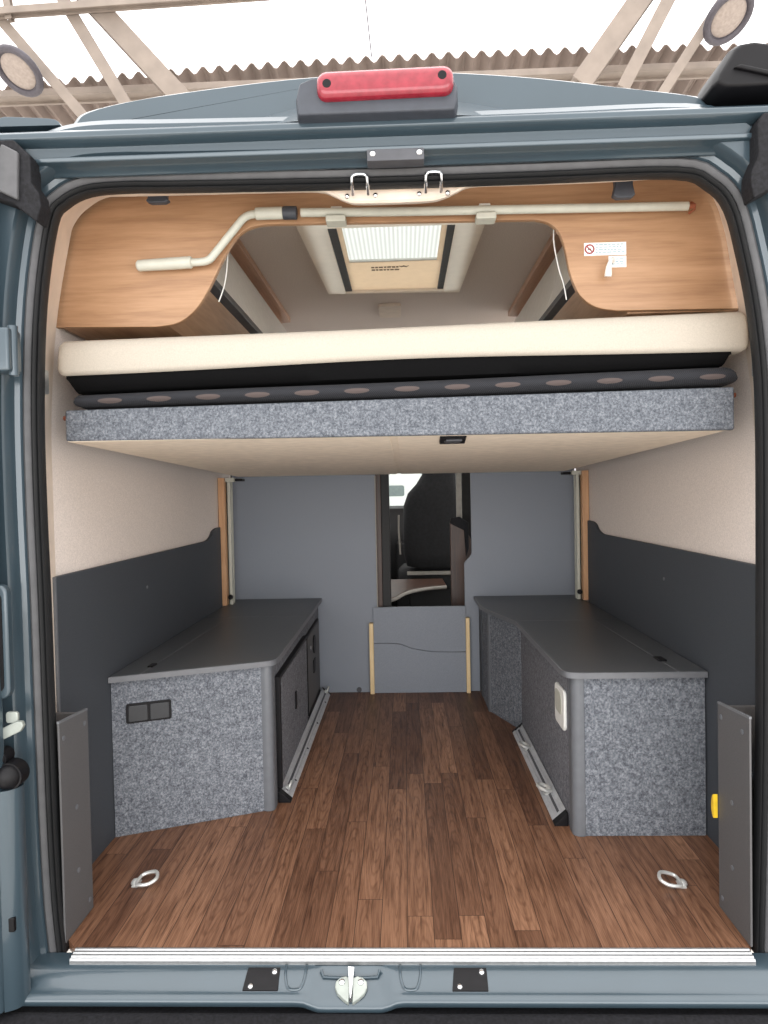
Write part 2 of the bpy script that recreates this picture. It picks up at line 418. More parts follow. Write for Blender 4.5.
# painted ring round the opening
prof = [(.030,.02),(.030,-.024),(.034,-.032),(.044,-.036),(.048,-.060),(.054,-.068),(.11,-.072),(.125,-.06),(.125,.03)]
MB().loft([off(n, y) for n, y in prof], False).obj('door_aperture', 'paint', body)
seal = MB().loft([off(n, y) for n, y in ((-.002,.004),(-.005,-.008),(-.005,-.020),(-.002,-.027),(.0,-.026),(.002,-.019),(.004,-.026),(.008,-.031),(.012,-.028),(.015,-.016),(.015,.02))], False).obj('door_seal', 'rubber', body, angle=50)
lip_idx = range(len(sl))
MB().loft([off(n, y) for n, y in ((.013,.02),(.013,-.02),(.016,-.026),(.026,-.03),(.031,-.027),(.032,.02))], False).obj('seal_lip', 'lip', body, angle=50)
# header with stepped gutters
hpz = [(-.040,1.690),(-.050,1.698),(-.066,1.702),(-.078,1.705),(-.080,1.714),(-.062,1.721),(-.058,1.736),(-.086,1.740),(-.095,1.747),(-.095,1.758),(-.087,1.765),(-.03,1.795),(.19,1.83),(.19,1.795),(.0,1.70)]
MB().prism(hpz, 'x', -1.0, .98).obj('header_rail', 'paint', body, .0025)
# roof cap
capo = crom([(-.70,1.797),(-.69,1.815),(-.66,1.838),(-.54,1.861),(-.345,1.881),(-.194,1.892),(-.014,1.897),(.126,1.892),(.315,1.873),(.483,1.848),(.628,1.826),(.659,1.815),(.675,1.795)], 4)
lo = []
for y, sc, dz in ((-.03, .985, -.004), (-.022, 1., 0.), (.02, 1.0, .014), (.10, 1., .024), (.195, 1., .03)):
    lo.append([(p.x*sc, y, 1.795+(p.y-1.795)*sc + (dz if p.y > 1.8 else 0)) for p in capo])
MB().loft(lo, True, True).obj('roof_cap', 'paint', body, angle=20)
MB().loft([[(-.36,-.031,1.788),(-.20,-.088,1.766),(.14,-.088,1.766),(.33,-.031,1.788)], [(-.345,-.03,1.792),(-.2,-.03,1.826),(.14,-.03,1.826),(.315,-.03,1.792)]]).obj('lamp_plinth', 'paint', body)
# roof side rail at the left
MB().prism(crom([(-1.0,1.80),(-.96,1.808),(-.85,1.815),(-.827,1.819),(-.78,1.816),(-.73,1.812),(-.712,1.806),(-.706,1.797)], 3), 'y', -.05, .8).obj('roof_gutter_rail', 'paint', body, .003)
# corner brackets
bl = [(-.78,1.742),(-.745,1.708),(-.745,1.655),(-.730,1.632),(-.726,1.606),(-.737,1.573),(-.785,1.612),(-.85,1.635),(-.85,1.742)]
MB().prism(bl, 'y', -.104, -.06).obj('corner_bracket', 'blackm', body, .004)
MB().prism([(-.80,1.73),(-.766,1.712),(-.770,1.615),(-.83,1.645)], 'y', -.114, -.102).obj('bracket_cover', 'lip', body, .004)
br = [(.742,1.742),(.730,1.722),(.731,1.659),(.717,1.626),(.716,1.605),(.722,1.573),(.77,1.598),(.85,1.63),(.85,1.742)]
MB().prism(br, 'y', -.104, -.06).obj('corner_bracket', 'blackm', body, .004)
# sill: swept profile, dipping in the middle round the lock recess
def ss(x, a, b): t = min(max((x-a)/(b-a), 0), 1); return t*t*(3-2*t)
xs = [-.90+1.78*i/120 for i in range(121)]
def sillp(x):
    d = ss(x, -.31, -.26)*(1-ss(x, .03, .075))*0 + ss(x, -.225, -.185)*(1-ss(x, -.055, -.015))
    e = ss(x, -.205, -.19)*(1-ss(x, -.055, -.04))
    P = [(-.03,-.012),(-.060,-.014),(-.075,-.020-.010*e),(-.09,-.030-.014*e),(-.10,-.040-.010*e),(-.110,-.0445-.012*d),(-.1185,-.048-.014*d),(-.123,-.054-.014*d),(-.122,-.064-.012*d),(-.114,-.070-.012*d),(-.03,-.070-.012*d)]
    return [(x, y, z) for y, z in P]
MB().loft([sillp(x) for x in xs]).obj('sill', 'paint', body, angle=60)
def sz(y, d=0.):
    T = [(-.03,-.012),(-.060,-.014),(-.075,-.020),(-.09,-.030),(-.10,-.040),(-.110,-.0445),(-.1185,-.048),(-.123,-.054)]
    for (a, b), (c, e) in zip(T, T[1:]):
        if a >= y >= c: return b + (e-b)*(a-y)/(a-c) - d
    return T[-1][1]-d
# pressed loops each side of the lock recess
for cx in (-.240, .005):
    pth = [(cx+a, b, sz(b)+.001) for a, b in ((-.022,-.066),(-.021,-.085),(-.014,-.1),(0,-.104),(.014,-.1),(.021,-.085),(.022,-.066))]
    MB().tube([tuple(p) for p in crom(pth, 3)], .003, 8).obj('pressed_bead', 'paint', body)
MB().tube([(-.185,-.074,sz(-.074)),(-.18,-.082,sz(-.082)-.004),(-.12,-.083,sz(-.083)-.006),(-.065,-.082,sz(-.082)-.004),(-.06,-.074,sz(-.074))], .003, 8).obj('pressed_bead', 'paint', body)
# black bumper step
MB().prism([(-.06,-.083),(-.118,-.083),(-.122,-.076),(-.134,-.076),(-.145,-.080),(-.30,-.087),(-.45,-.09),(-.47,-.12),(-.47,-.34),(-.10,-.34),(-.10,-.11)], 'x', -1.0, .98).obj('bumper_step', 'blackm', body, .006)
# sill plates with screws
for x0 in (-.343, .098):
    ys = (-.0715, -.082, -.094, -.106)
    lo = [[(x0-.002*k, y, sz(y)-.003), (x0+.069, y, sz(y)-.003), (x0+.069, y, sz(y)+.003), (x0-.002*k, y, sz(y)+.003)] for k, y in enumerate(ys)]
    po = MB().loft(lo).obj('sill_plate', 'black', body, .001)
    for sxx, syy in ((x0+.010, -.099), (x0+.058, -.079)):
        MB().dome((sxx, syy, sz(syy)+.002), (0, -.5, .86), .0065, .005).obj('screw', 'chrome', po)
# lock striker: two lobed plates with a wedge between them
cx = -.120
for sx in (-1, 1):
    lob = [(.003,-.086),(.012,-.083),(.024,-.085),(.033,-.091),(.034,-.099),(.028,-.108),(.015,-.116),(.004,-.121)]
    lob = [(cx+sx*a, b) for a, b in lob]
    zf = lambda y: -.030 - (abs(y)-.083)*.75
    lm = MB().loft([[(x, y, zf(y)-.004) for x, y in lob], [(x, y, zf(y)+.004) for x, y in lob]]).obj('lock_striker', 'zinc', body, .0015)
    MB().dome((cx+sx*.020, -.092, zf(-.092)+.004), (0, -.6, .8), .007, .004).obj('screw', 'chrome', lm)
MB().loft([[(cx-.005,-.080,-.024),(cx+.005,-.080,-.024),(cx+.003,-.120,-.056),(cx-.003,-.120,-.056)], [(cx-.008,-.078,-.008),(cx+.006,-.080,-.008),(cx+.001,-.119,-.046),(cx-.001,-.119,-.046)]]).obj('striker_wedge', 'chrome', body, .001)
# header lock plate
hpo = MB().box(-.052, .066, -.084, -.05, 1.682, 1.706).obj('header_lock_plate', 'slot', body, .002)
for xx in (-.040, .056): MB().dome((xx, -.084, 1.697), (0, -1, 0), .007, .004).obj('screw', 'chrome', hpo)
# lock loops hanging in front of the header
for xx in (-.071, .087):
    w = .0165
    pth = [(xx-w,-.006,1.648),(xx-w,-.034,1.668),(xx-w*.8,-.036,1.676),(xx,-.036,1.678),(xx+w*.8,-.036,1.676),(xx+w,-.034,1.668),(xx+w,-.006,1.648)]
    lo_ = MB().tube([tuple(p) for p in crom(pth, 4)], .0036, 10).obj('lock_loop', 'chrome', body)
    for dx in (-.030, .032): MB().dome((xx+dx, .008, 1.652), (0, -1, 0), .006, .005).obj('screw', 'chrome', lo_)
# hinge on the left pillar
hg = MB().box(-.90, -.786, -.135, -.085, 1.262, 1.352).obj('door_hinge', 'paint', body, .006, 3)
MB().cyl((-.789, -.112, 1.256), (0, 0, 1), .010, .102).obj('hinge_pin', 'paint', hg)

# rear door, left (opened wide, only its hinge edge is in view)
door = thing('rear_door', 'blue-grey rear door at left, swung wide open on its hinges', 'door', (-.84, -.13, -.06))
dm = MB().prism([(-1.55,-.20),(-1.55,-.15),(-.88,-.112),(-.845,-.108),(-.832,-.118),(-.835,-.15),(-.86,-.165)], 'z', -.06, 1.74).obj('door_shell', 'paint', door, .006, 3)
dm2 = MB()
dm2.prism([(p.x, p.y) for p in crom([(-.835,-.145),(-.815,-.135),(-.803,-.118),(-.803,-.102),(-.815,-.095),(-.84,-.10)], 3)], 'z', -.06, .40)
dm2.obj('lower_door_edge', 'paint', door, angle=60)
ds = MB().prism(rrect(-.90, -.815, .585, .825, .02), 'y', -.122, -.100).obj('recess_trim', 'paint', door, .006, 3)
MB().prism(rrect(-.90, -.826, .60, .81, .016), 'y', -.1245, -.12).obj('recess', 'black', ds)
cs = MB().prism([(-.90,.470),(-.90,.494),(-.806,.538),(-.794,.538),(-.790,.528),(-.797,.517)], 'y', -.120, -.108).obj('check_strap', 'zinc', door, .003)
MB().prism(rrect(-.832, -.806, .532, .556, .006), 'y', -.112, -.104).obj('strap_end', 'zinc', cs, .002)
for c, r in (((-.822, -.125, .425), .026), ((-.84, -.125, .375), .018), ((-.845, -.12, .46), .016)):
    MB().dome(c, (.3, -1, 0), r, r*.8).cyl((c[0], c[1]+.03, c[2]), (0, -1, 0), r*1.1, .032).obj('rubber_stop', 'black', door)
MB().box(-.83, -.812, -.14, -.115, .105, .135).obj('rubber_buffer', 'black', door, .002)

# ------------------------------------------------------------------ brake light
bk = thing('brake_light', 'red high-level brake light in a black housing on the van roof edge', 'brake light', (-.03, -.09, 1.76))
hs = [(-.190,1.757),(-.193,1.795),(-.186,1.824),(-.162,1.834),(.095,1.842),(.122,1.836),(.134,1.812),(.135,1.775),(.130,1.757)]
MB().loft([[(x, -.03, z) for x, z in hs], [(x, -.105, z) for x, z in hs], [((x+.03)*.97-.03, -.122, 1.798+(z-1.798)*.93) for x, z in hs]]).obj('housing', 'greytape', bk, .004, 3)
ln = rrect(-.147, .125, 1.784, 1.838, .02, 6)
ln = [(x, z+x*.012) for x, z in ln]
LS = [(-.09, 1., 1.), (-.126, 1., 1.), (-.134, .99, .93), (-.138, .96, .7), (-.139, .93, .4)]
le = MB().loft([[(-.011+(x+.011)*a, y, 1.811+(z-1.811)*b) for x, z in ln] for y, a, b in LS]).obj('lens', 'redlens', bk, angle=60)
for xx, zz in ((-.126, 1.810), (.102, 1.818)):
    MB().cyl((xx, -.125, zz), (0, -1, 0), .009, .0145, 16).obj('screw_socket', 'black', le, .001)

# awning end cap at the top right
ac = [(.652,1.812),(.658,1.83),(.688,1.882),(.702,1.892),(.73,1.896),(.79,1.886),(.92,1.85),(.92,1.80),(.79,1.803),(.70,1.801),(.668,1.801)]
aw = thing('awning_end', 'black awning cassette end standing on the roof at top right', 'awning', (.80, .0, 1.801))
MB().loft([[(.79+(x-.79)*.93, -.088, 1.84+(z-1.84)*.9) for x, z in ac], [(x, -.07, z) for x, z in ac], [(x, .06, z) for x, z in ac]]).obj('end_cap', 'black', aw, .006, 3)
MB().prism([(.688,1.838),(.702,1.844),(.79,1.822),(.79,1.812)], 'y', -.096, -.08).obj('cap_ridge', 'black', aw, .004)

# ------------------------------------------------------------------ overhead wood panel + lockers
wp = [(-.86,1.433),(-.60,1.428)]+[tuple(p) for p in [(v.x, v.z) for v in crom([(-.60,0,1.428),(-.545,0,1.437),(-.50,0,1.47),(-.463,0,1.525),(-.425,0,1.598),(-.392,0,1.646),(-.355,0,1.668),(-.315,0,1.674)], 4)][1:]]
wp += [(v.x, v.z) for v in crom([(.345,0,1.664),(.378,0,1.655),(.403,0,1.632),(.418,0,1.59),(.43,0,1.53),(.452,0,1.478),(.49,0,1.447),(.54,0,1.436)], 4)]
wp += [(.86,1.433),(.86,1.48),(.84,1.60),(.81,1.70),(.76,1.76),(.70,1.79),(-.70,1.79),(-.765,1.765),(-.812,1.70),(-.845,1.58),(-.865,1.48)]
wo = MB().prism(wp, 'y', .20, .216).obj('arched_fascia', 'wood', bevel=.002, origin=(0, .2, 1.43))
tag(wo, 'light beech panel with a wide arched cut-out spanning the van above the bed', 'wood panel')
def locker(sx, label, cords):
    t = thing('overhead_locker', label, 'locker', (sx*.68, 1.05, 1.43), 'overhead lockers behind the wood panel')
    pr = [(.600,1.898),(.495,1.545),(.575,1.432),(.845,1.432),(.81,1.64),(.765,1.77),(.70,1.86),(.645,1.896)]
    MB().prism([(sx*a, b) for a, b in pr], 'y', .217, 1.94).obj('carcass', 'woody', t)
    def onface(a, d): # a 0 bottom..1 top along slanted face, d outwards
        x = .495+(.600-.495)*a; z = 1.545+(1.898-1.545)*a
        n = Vector((-(1.898-1.545), (.600-.495))).normalized()
        return (sx*(x+n.x*d), z+n.y*d)
    for y0, y1 in ((.222, .79), (.795, 1.36), (1.365, 1.93)):
        dr = MB().prism([onface(.10, .001), onface(.80, .001), onface(.80, .014), onface(.10, .014)], 'y', y0, y1).obj('locker_door', 'locker', t, .002)
    MB().prism([onface(.0, -.004), onface(.095, .0), onface(.095, .022), onface(.0, .024)], 'y', .22, 1.935).obj('grip_profile', 'slot', t, .002)
    MB().prism([(sx*.545, 1.872), (sx*.60, 1.868), (sx*.605, 1.898), (sx*.545, 1.898)], 'y', .22, 1.935).obj('cornice', 'brown', t, .002)
    return t
locker(-1, 'left white-fronted overhead locker with a beech underside behind the wood panel', 0)
locker(1, 'right white-fronted overhead locker with a beech underside behind the wood panel', 0)
for sx, pth, lab in ((-1, [(-.432,.24,1.70),(-.428,.243,1.62),(-.436,.246,1.555),(-.446,.25,1.525),(-.456,.25,1.50)], 'thin white cord hanging inside the cut-out at left'),
                     (1, [(.405,.24,1.70),(.40,.243,1.63),(.412,.246,1.56),(.425,.25,1.52),(.432,.25,1.48)], 'thin white cord hanging inside the cut-out at right')):
    tag(MB().tube([tuple(p) for p in crom(pth, 4)], .0017, 6).obj('pull_cord', 'white'), lab, 'cord', 'cords by the lockers')

# awning crank on the wood panel
ck = thing('awning_crank', 'pale grey awning crank rod clipped across the wood panel', 'crank', (0, .178, 1.68))
Y = .176
MB().tube([(-.228,Y,1.6895),(0,Y,1.684),(.707,Y,1.6745)], .0105, 14).obj('rod', 'ivory', ck)
MB().tube([tuple(p) for p in crom([(-.29,Y,1.690),(-.335,Y,1.690),(-.365,Y,1.683),(-.388,Y,1.66),(-.44,Y,1.60),(-.458,Y,1.582),(-.482,Y,1.577),(-.53,Y,1.577)], 5)], .0095, 14).obj('crank_arm', 'ivory', ck)
MB().tube([(-.272,Y,1.690),(-.274,Y,1.690),(-.338,Y,1.690),(-.34,Y,1.690)], [.013,.0145,.0145,.012], 16).obj('upper_sleeve', 'ivory', ck)
MB().tube([(-.238,Y,1.689),(-.272,Y,1.690)], .0155, 16).obj('joint_collar', 'greytape', ck, .002)
MB().tube([(-.50,Y,1.577),(-.503,Y,1.577),(-.56,Y,1.575),(-.633,Y,1.5725),(-.637,Y,1.5725)], [.012,.0145,.0145,.0135,.010], 16).obj('hand_grip', 'ivory', ck)
MB().tube([(.707,Y,1.6745),(.722,Y,1.6745)], .006, 10).obj('hook_end', 'redhook', ck)
for i, (xx, zz) in enumerate(((-.142, 1.686), (.222, 1.681))):
    cl = thing('rod_clip', ('white clip holding the crank rod near its joint, left of the roof hatch' if i == 0 else 'white clip holding the crank rod right of the roof hatch'), 'clip', (xx, .2, zz-.02), 'crank rod clips')
    MB().box(xx-.024, xx+.024, .160, .2, zz-.026, zz-.011).obj('base', 'ivory', cl, .002)
    MB().box(xx-.014, xx+.014, .188, .2, zz-.012, zz+.022).obj('jaw', 'white', cl, .002)
hk = MB().tube([(.712,.1995,1.684),(.718,.180,1.685),(.724,.176,1.678),(.724,.18,1.668),(.719,.1995,1.667)], .003, 8).obj('rod_bracket', 'redhook')
tag(hk, 'small orange-brown bracket at the right end of the crank rod', 'bracket')

# hanging strap buckles
def buckle(x, z0, z1, w, lab):
    t = thing('strap_buckle', lab, 'buckle', (x, .10, z0), 'black buckles at the top of the opening')
    MB().box(x-w*.42, x+w*.42, .088, .094, z1-.01, z1+.05).obj('strap', 'black', t)
    MB().prism([(x-w*.5,z1),(x+w*.5,z1),(x+w*.46,z0+.03 if z1-z0 > .04 else z0+.012),(x+w*.58,z0+.006),(x+w*.35,z0),(x-w*.35,z0),(x-w*.58,z0+.006),(x-w*.46,z0+.03 if z1-z0 > .04 else z0+.012)], 'y', .080, .098).obj('clip_body', 'greytape', t, .003)
buckle(-.549, 1.684, 1.712, .048, 'short black strap buckle at upper left of the opening')
buckle(.525, 1.660, 1.715, .044, 'long black strap buckle hanging at upper right of the opening')

# stickers and small white hook
sk = thing('warning_sticker', 'white sticker with a round prohibition symbol and lines of text', 'sticker', (.515, .2, 1.57))
MB().box(.464, .566, .1975, .2, 1.571, 1.602).obj('sheet', 'white', sk)
ring = [(.477+.0105*math.cos(a*.5236), .1968, 1.5865+.0105*math.sin(a*.5236)) for a in range(12)]
MB().tube(ring, .0018, 6, True).tube([(.470,.1968,1.594),(.484,.1968,1.579)], .0013, 6).obj('prohibition_symbol', 'red', sk)
MB().box(.4735, .4805, .1968, .1975, 1.585, 1.588).obj('cigarette_mark', 'ink', sk)
tm = MB()
for r in range(4):
    xx = .492
    while xx < .556:
        w = random.uniform(.004, .012); tm.box(xx, min(xx+w, .562), .197, .1975, 1.577+r*.0062, 1.5795+r*.0062); xx += w+.0025
tm.obj('text_lines', 'inkb', sk)
s2 = thing('instruction_sticker', 'small white sticker under the warning sticker, partly behind the hook', 'sticker', (.54, .2, 1.541))
MB().box(.523, .566, .1975, .2, 1.541, 1.5685).obj('sheet', 'white', s2)
tm = MB()
for r in range(3):
    xx = .530
    while xx < .556:
        w = random.uniform(.004, .010); tm.box(xx, min(xx+w, .561), .197, .1975, 1.5475+r*.006, 1.550+r*.006); xx += w+.0025
tm.obj('text_lines', 'inkb', s2)
wh = MB().tube([tuple(p) for p in crom([(.534,.197,1.553),(.528,.180,1.556),(.520,.172,1.548),(.516,.172,1.535),(.5145,.175,1.512)], 4)], [.004]*8+[.0045,.005,.0055,.006,.007,.0075,.008,.0085,.0085], 10).obj('coat_hook', 'white')
tag(wh, 'small white hook with a flared tip below the stickers', 'hook')

# ------------------------------------------------------------------ bed (tilts slightly, right side higher)
def tilt(k, z0=0): return lambda v: Vector((v.x, v.y, v.z + v.x*k))
bed = thing('lift_bed', 'raised lift-bed base edged in grey felt with a beige underside', 'bed', (-.01, .95, 1.10))
def zb(y): return 1.134 + (y-.12)/(1.8-.12)*(1.094-1.134)
for nm, b, mat in (('felt_edge', (-.800,.786,.115,.133), 'feltbed'), ):
    MB().loft([[(b[0],b[2],zb(.12)),(b[1],b[2],zb(.12)),(b[1],b[3],zb(.12)),(b[0],b[3],zb(.12))], [(b[0],b[2],1.222),(b[1],b[2],1.222),(b[1],b[3],1.222),(b[0],b[3],1.222)]]).xf(lambda v: Vector((v.x, v.y, v.z+(v.x*.011 if v.z > 1.18 else -v.x*.005)))).obj(nm, mat, bed, .006, 3)
for x0, x1 in ((-.800,-.785),(.771,.786)):
    MB().loft([[(x0,.13,1.138),(x1,.13,1.138),(x1,.13,1.20),(x0,.13,1.20)], [(x0,1.8,1.10),(x1,1.8,1.10),(x1,1.8,1.18),(x0,1.8,1.18)]]).obj('side_rail', 'feltbed', bed, .004)
for x0, x1 in ((-.797,-.021),(-.003,.783)):
    MB().loft([[(x0,.118,1.135),(x1,.118,1.135),(x1,.118,1.15),(x0,.118,1.15)], [(x0,1.8,1.094),(x1,1.8,1.094),(x1,1.8,1.109),(x0,1.8,1.109)]]).xf(lambda v: Vector((v.x, v.y, v.z-v.x*.003))).obj('underside_panel', 'under', bed, .002)
MB().loft([[(-.023,.12,1.138),(-.001,.12,1.138),(-.001,.12,1.152),(-.023,.12,1.152)], [(-.023,1.8,1.097),(-.001,1.8,1.097),(-.001,1.8,1.112),(-.023,1.8,1.112)]]).obj('centre_joint', 'under', bed)
lt = MB().loft([[(.10,.150,1.1305),(.165,.150,1.1305),(.175,.32,1.1265),(.108,.32,1.1265)], [(.10,.150,1.136),(.165,.150,1.136),(.175,.32,1.132),(.108,.32,1.132)]]).obj('latch_plate', 'black', bed, .002)
MB().box(.118, .158, .20, .27, 1.125, 1.1295).obj('latch_tongue', 'slot', lt, .001)
for xx in (-.812, .798): MB().cyl((xx-.012, .16, 1.208+xx*.011), (1, 0, 0), .006, .022, 12).obj('pivot_bolt', 'brownbolt', bed)

# folded spacer mesh on the bed base
pts = []
mm = MB(); N = 36; lo = []
for t in [0, .002, .005, .01, .016]+[i/N for i in range(1, N)]+[.978, .986, .992, .997, 1.]:
    x = -.775 + 1.565*t
    hh = .034 + .012*t; z0 = 1.2240 + .011*x; fl_ = min(1, t/.008, (1-t)/.02)
    hh *= (.40+.60*math.sqrt(max(0., 1-(1-fl_)**2))); zc = z0 + hh/2 + .001 + .006*(1-fl_)
    sag = .001+.001*math.sin(t*9)
    lo.append([(x, .128+.5*(hh/2+.03)+ (-.03-hh*.5)*math.cos(a) if math.cos(a) > 0 else .128+.5*(hh/2+.03)-.40*math.cos(a), zc+sag+math.sin(a)*hh/2) for a in [6.28318*k/16 for k in range(16)]])
mo = mm.loft(lo).obj('mesh_underlay', 'meshcloth', angle=60)
mo.location.z += 0; tag(mo, 'dark spacer-mesh underlay with taupe ovals lying on the felt-edged bed base', 'underlay')

# mattress
mat_ = thing('mattress', 'thick cream mattress on the raised bed', 'mattress', (0, .9, 1.26))
def mtop(x): return 1.398 + .0165*x - .002*math.exp(-((x+.1)/.4)**2)
def mbot(x): return 1.304 + .0105*x + .012*math.exp(-((x-.05)/.5)**2)
lo = []
XS = [-.818,-.816,-.812,-.806,-.799,-.79]+[-.78+1.56*i/30 for i in range(31)]+[.80,.808,.814,.819,.823]
for x in XS:
    ed = min(1., (min(x+.8185, .8235-x)/.018)); k = math.sqrt(max(0., 1-(1-ed)**2))
    zt = mtop(x)-.016*(1-k); zb_ = mbot(x)+.022*(1-k)*.6
    P = [(.118, (zt+zb_)/2), (.116, zb_+.012), (.121, zb_+.002), (.14, zb_), (1.85, zb_), (1.86, zb_+.02), (1.86, zt-.02), (1.85, zt), (.16, zt), (.135, zt-.003), (.123, zt-.012), (.119, zt-.03)]
    lo.append([(x, y+.012*(1-k) if y < .2 else y, z) for y, z in P])
MB().loft(lo).obj('cover', 'cream', mat_, angle=60)
lo = []
for t in [0, .002, .004, .008, .012]+[i/30 for i in range(1, 30)]+[.985, .992, .995, .998, 1.]:
    x = -.800+1.585*t
    zt = mbot(x)+.004; zb_ = 1.271+.0185*x+.002*math.sin(t*6)
    e = min(1, t/.012, (1-t)/.008); zb_ = zt-(zt-zb_)*(.35+.65*e)
    lo.append([(x, .130, zt), (x, .128, zt-.01), (x, .136, zb_+.004), (x, .15, zb_), (x, 1.84, zb_), (x, 1.84, zt)])
MB().loft(lo).obj('black_base_cloth', 'blackcloth', mat_, angle=60)
for xx, yy, lab, sx in ((-.799, .03, 'bright metal catch plate on the trim left of the mattress', -1), (.790, .03, 'bright metal catch plate on the trim right of the mattress', 1)):
    t = MB().prism(rrect(xx-.009, xx+.009, 1.238, 1.292, .004), 'y', .006, .03).obj('catch_plate', 'alu', bevel=.003)
    tag(t, lab, 'catch plate', 'catch plates on the side trims')

# ------------------------------------------------------------------ bulkhead
pl = [(-.855,0),(-.150,0),(-.150,.43),(-.134,.43),(-.134,1.125),(-.855,1.125)]
o = MB().prism(pl, 'y', 1.905, 1.925).obj('partition_panel', 'part', bevel=.0015)
tag(o, 'large slate-grey partition panel left of the cab passage, behind the left bench', 'partition', 'slate-grey partition panels')
o = MB().prism([(.305,0),(.305,.640),(.310,.652),(.338,.682),(.343,.695),(.343,1.125),(.858,1.125),(.858,0)], 'y', 1.905, 1.925).obj('partition_panel', 'part', bevel=.0015)
tag(o, 'slate-grey partition panel with a notched edge behind the right bench', 'partition', 'slate-grey partition panels')
o = MB().box(-.137, -.132, 1.898, 1.93, .43, 1.09).obj('edge_strip', 'strip')
tag(o, 'thin pale edging strip on the passage side of the left partition panel', 'edging strip')
wav = crom([(-.156,0,.252),(-.08,0,.252),(-.02,0,.246),(.03,0,.226),(.09,0,.214),(.14,0,.207),(.22,0,.204),(.304,0,.204)], 4)
up = [(v.x, v.z+.001) for v in wav]; dn = [(v.x, v.z-.0015) for v in wav]
o = MB().prism(up+[(.304,.432),(-.156,.432)], 'y', 1.885, 1.903).obj('barrier_board', 'part', bevel=.001)
tag(o, 'upper grey barrier board closing the passage, with a wavy lower edge', 'board', 'boards closing the passage')
o = MB().prism([(-.156,.001)]+[(.304,.001)]+list(reversed(dn)), 'y', 1.885, 1.903).obj('barrier_board', 'part', bevel=.001)
tag(o, 'lower grey barrier board standing on the floor of the passage', 'board', 'boards closing the passage')
for x0, x1, h, lab in ((-.177,-.156,.355,'pale pine guide slat on the left side of the barrier boards'), (.304,.323,.375,'pale pine guide slat on the right side of the barrier boards')):
    tag(MB().box(x0, x1, 1.868, 1.904, 0, h).obj('guide_slat', 'pale', bevel=.002), lab, 'slat', 'pine guide slats')
gr = MB().cyl((-.235, 1.905, .014), (0, -1, 0), .013, .006, 16).obj('floor_grommet', 'slot', bevel=.001)
tag(gr, 'small dark round plug low on the left partition panel', 'plug')

# lift posts in the corners
def post(sx, lab):
    t = thing('bed_lift_post', lab, 'post', (sx*.85, 1.75, .482), 'bed lift posts in the rear corners')
    a = lambda x: sx*x
    q = lambda x0, x1: (min(a(x0), a(x1)), max(a(x0), a(x1)))
    MB().box(*q(.842, .872), 1.70, 1.78, .482, 1.09).obj('wood_upright', 'woodv', t, .002)
    r = MB().box(*q(.822, .842), 1.735, 1.752, .482, 1.075).box(*q(.824, .842), 1.775, 1.79, .482, 1.075).box(*q(.835, .842), 1.735, 1.79, .482, 1.075).obj('lift_rail', 'ivory', t, .001)
    MB().cyl((a(.829), 1.724, .52), (0, -1, 0), .012, .008, 14).obj('roller', 'black', t, .001)
    MB().box(*q(.80, .845), 1.72, 1.76, 1.071, 1.09).obj('rail_cap', 'ivory', t, .002)
    MB().box(*q(.765, .80), 1.74, 1.80, 1.074, 1.086).obj('lift_arm', 'black', t, .002)
post(-1, 'beech and metal bed lift post in the left corner by the partition')
post(1, 'beech and metal bed lift post in the right corner by the partition')

# dark side panels
def sidepanel(sx, lab):
    pp = [(.165,0),(.165,.806),(1.40,.806)]+[(v.y, v.z) for v in crom([(0,1.40,.806),(0,1.47,.808),(0,1.53,.822),(0,1.57,.845),(0,1.62,.855),(0,1.69,.857)], 4)]+[(1.69,0)]
    t = thing('wall_lining', lab, 'side panel', (sx*.868, .95, 0), 'anthracite panels lining the side walls')
    x0, x1 = sorted((sx*.873, sx*.861))
    MB().prism(pp, 'x', x0, x1).obj('board', 'dark', t, .001)
    x0, x1 = sorted((sx*.875, sx*.859))
    MB().box(x0, x1, .158, .166, 0, .806).obj('edge_strip', 'edged', t, .001)
    xx = sx*.861
    MB().dome((xx, .76, .70), (-sx, 0, 0), .006, .003).obj('screw_cap', 'edged', t)
sidepanel(-1, 'anthracite panel lining the left wall behind the left bench')
sidepanel(1, 'anthracite panel lining the right wall behind the right bench')

# ------------------------------------------------------------------ left bench
ben = thing('bench_chest', 'grey felt bench chest along the left wall with a slanted rear end and black sockets', 'bench', (-.64, 1.2, 0), 'felt-clad bench chests')
MB().prism([(-.858,.470),(-.440,.632),(-.434,1.895),(-.858,1.895)], 'z', .0, .462).obj('carcass', 'dark', ben)
MB().prism([(-.860,.455),(-.449,.618),(-.449,.632),(-.860,.469)], 'z', .0, .461).obj('felt_end_panel', 'felt', ben, .002)
MB().prism([(v[0], v[1]) for v in [(-.452,.617)]+arc(-.437,.634,.020,-110,0,6)+[(-.417,.668),(-.440,.668),(-.452,.640)]], 'z', .0, .462).obj('corner_profile', 'edged', ben, .002)
MB().prism([(-.434,.668),(-.423,.668),(-.418,1.895),(-.434,1.895)], 'z', .0, .461).obj('frame_panel', 'feltd', ben, .001)
d1 = MB().prism([(-.422,.70),(-.409,.70),(-.405,1.345),(-.418,1.345)], 'z', .042, .395).obj('locker_door', 'feltd', ben, .003)
MB().prism([(-.424,.685),(-.404,.685),(-.404,.700),(-.424,.700)], 'z', .042, .41).obj('hinge_profile', 'black', d1, .002)
MB().prism([(-.41,1.01),(-.402,1.01),(-.402,1.035),(-.41,1.035)], 'z', .20, .265).obj('finger_latch', 'black', d1, .003)
MB().prism([(-.424,.70),(-.4065,.70),(-.402,1.345),(-.42,1.345)], 'z', .395, .408).obj('top_gasket', 'black', d1, .001)
d2 = MB().prism([(-.422,1.40),(-.407,1.40),(-.405,1.80),(-.42,1.80)], 'z', .06, .385).obj('service_flap', 'boxg', ben, .003)
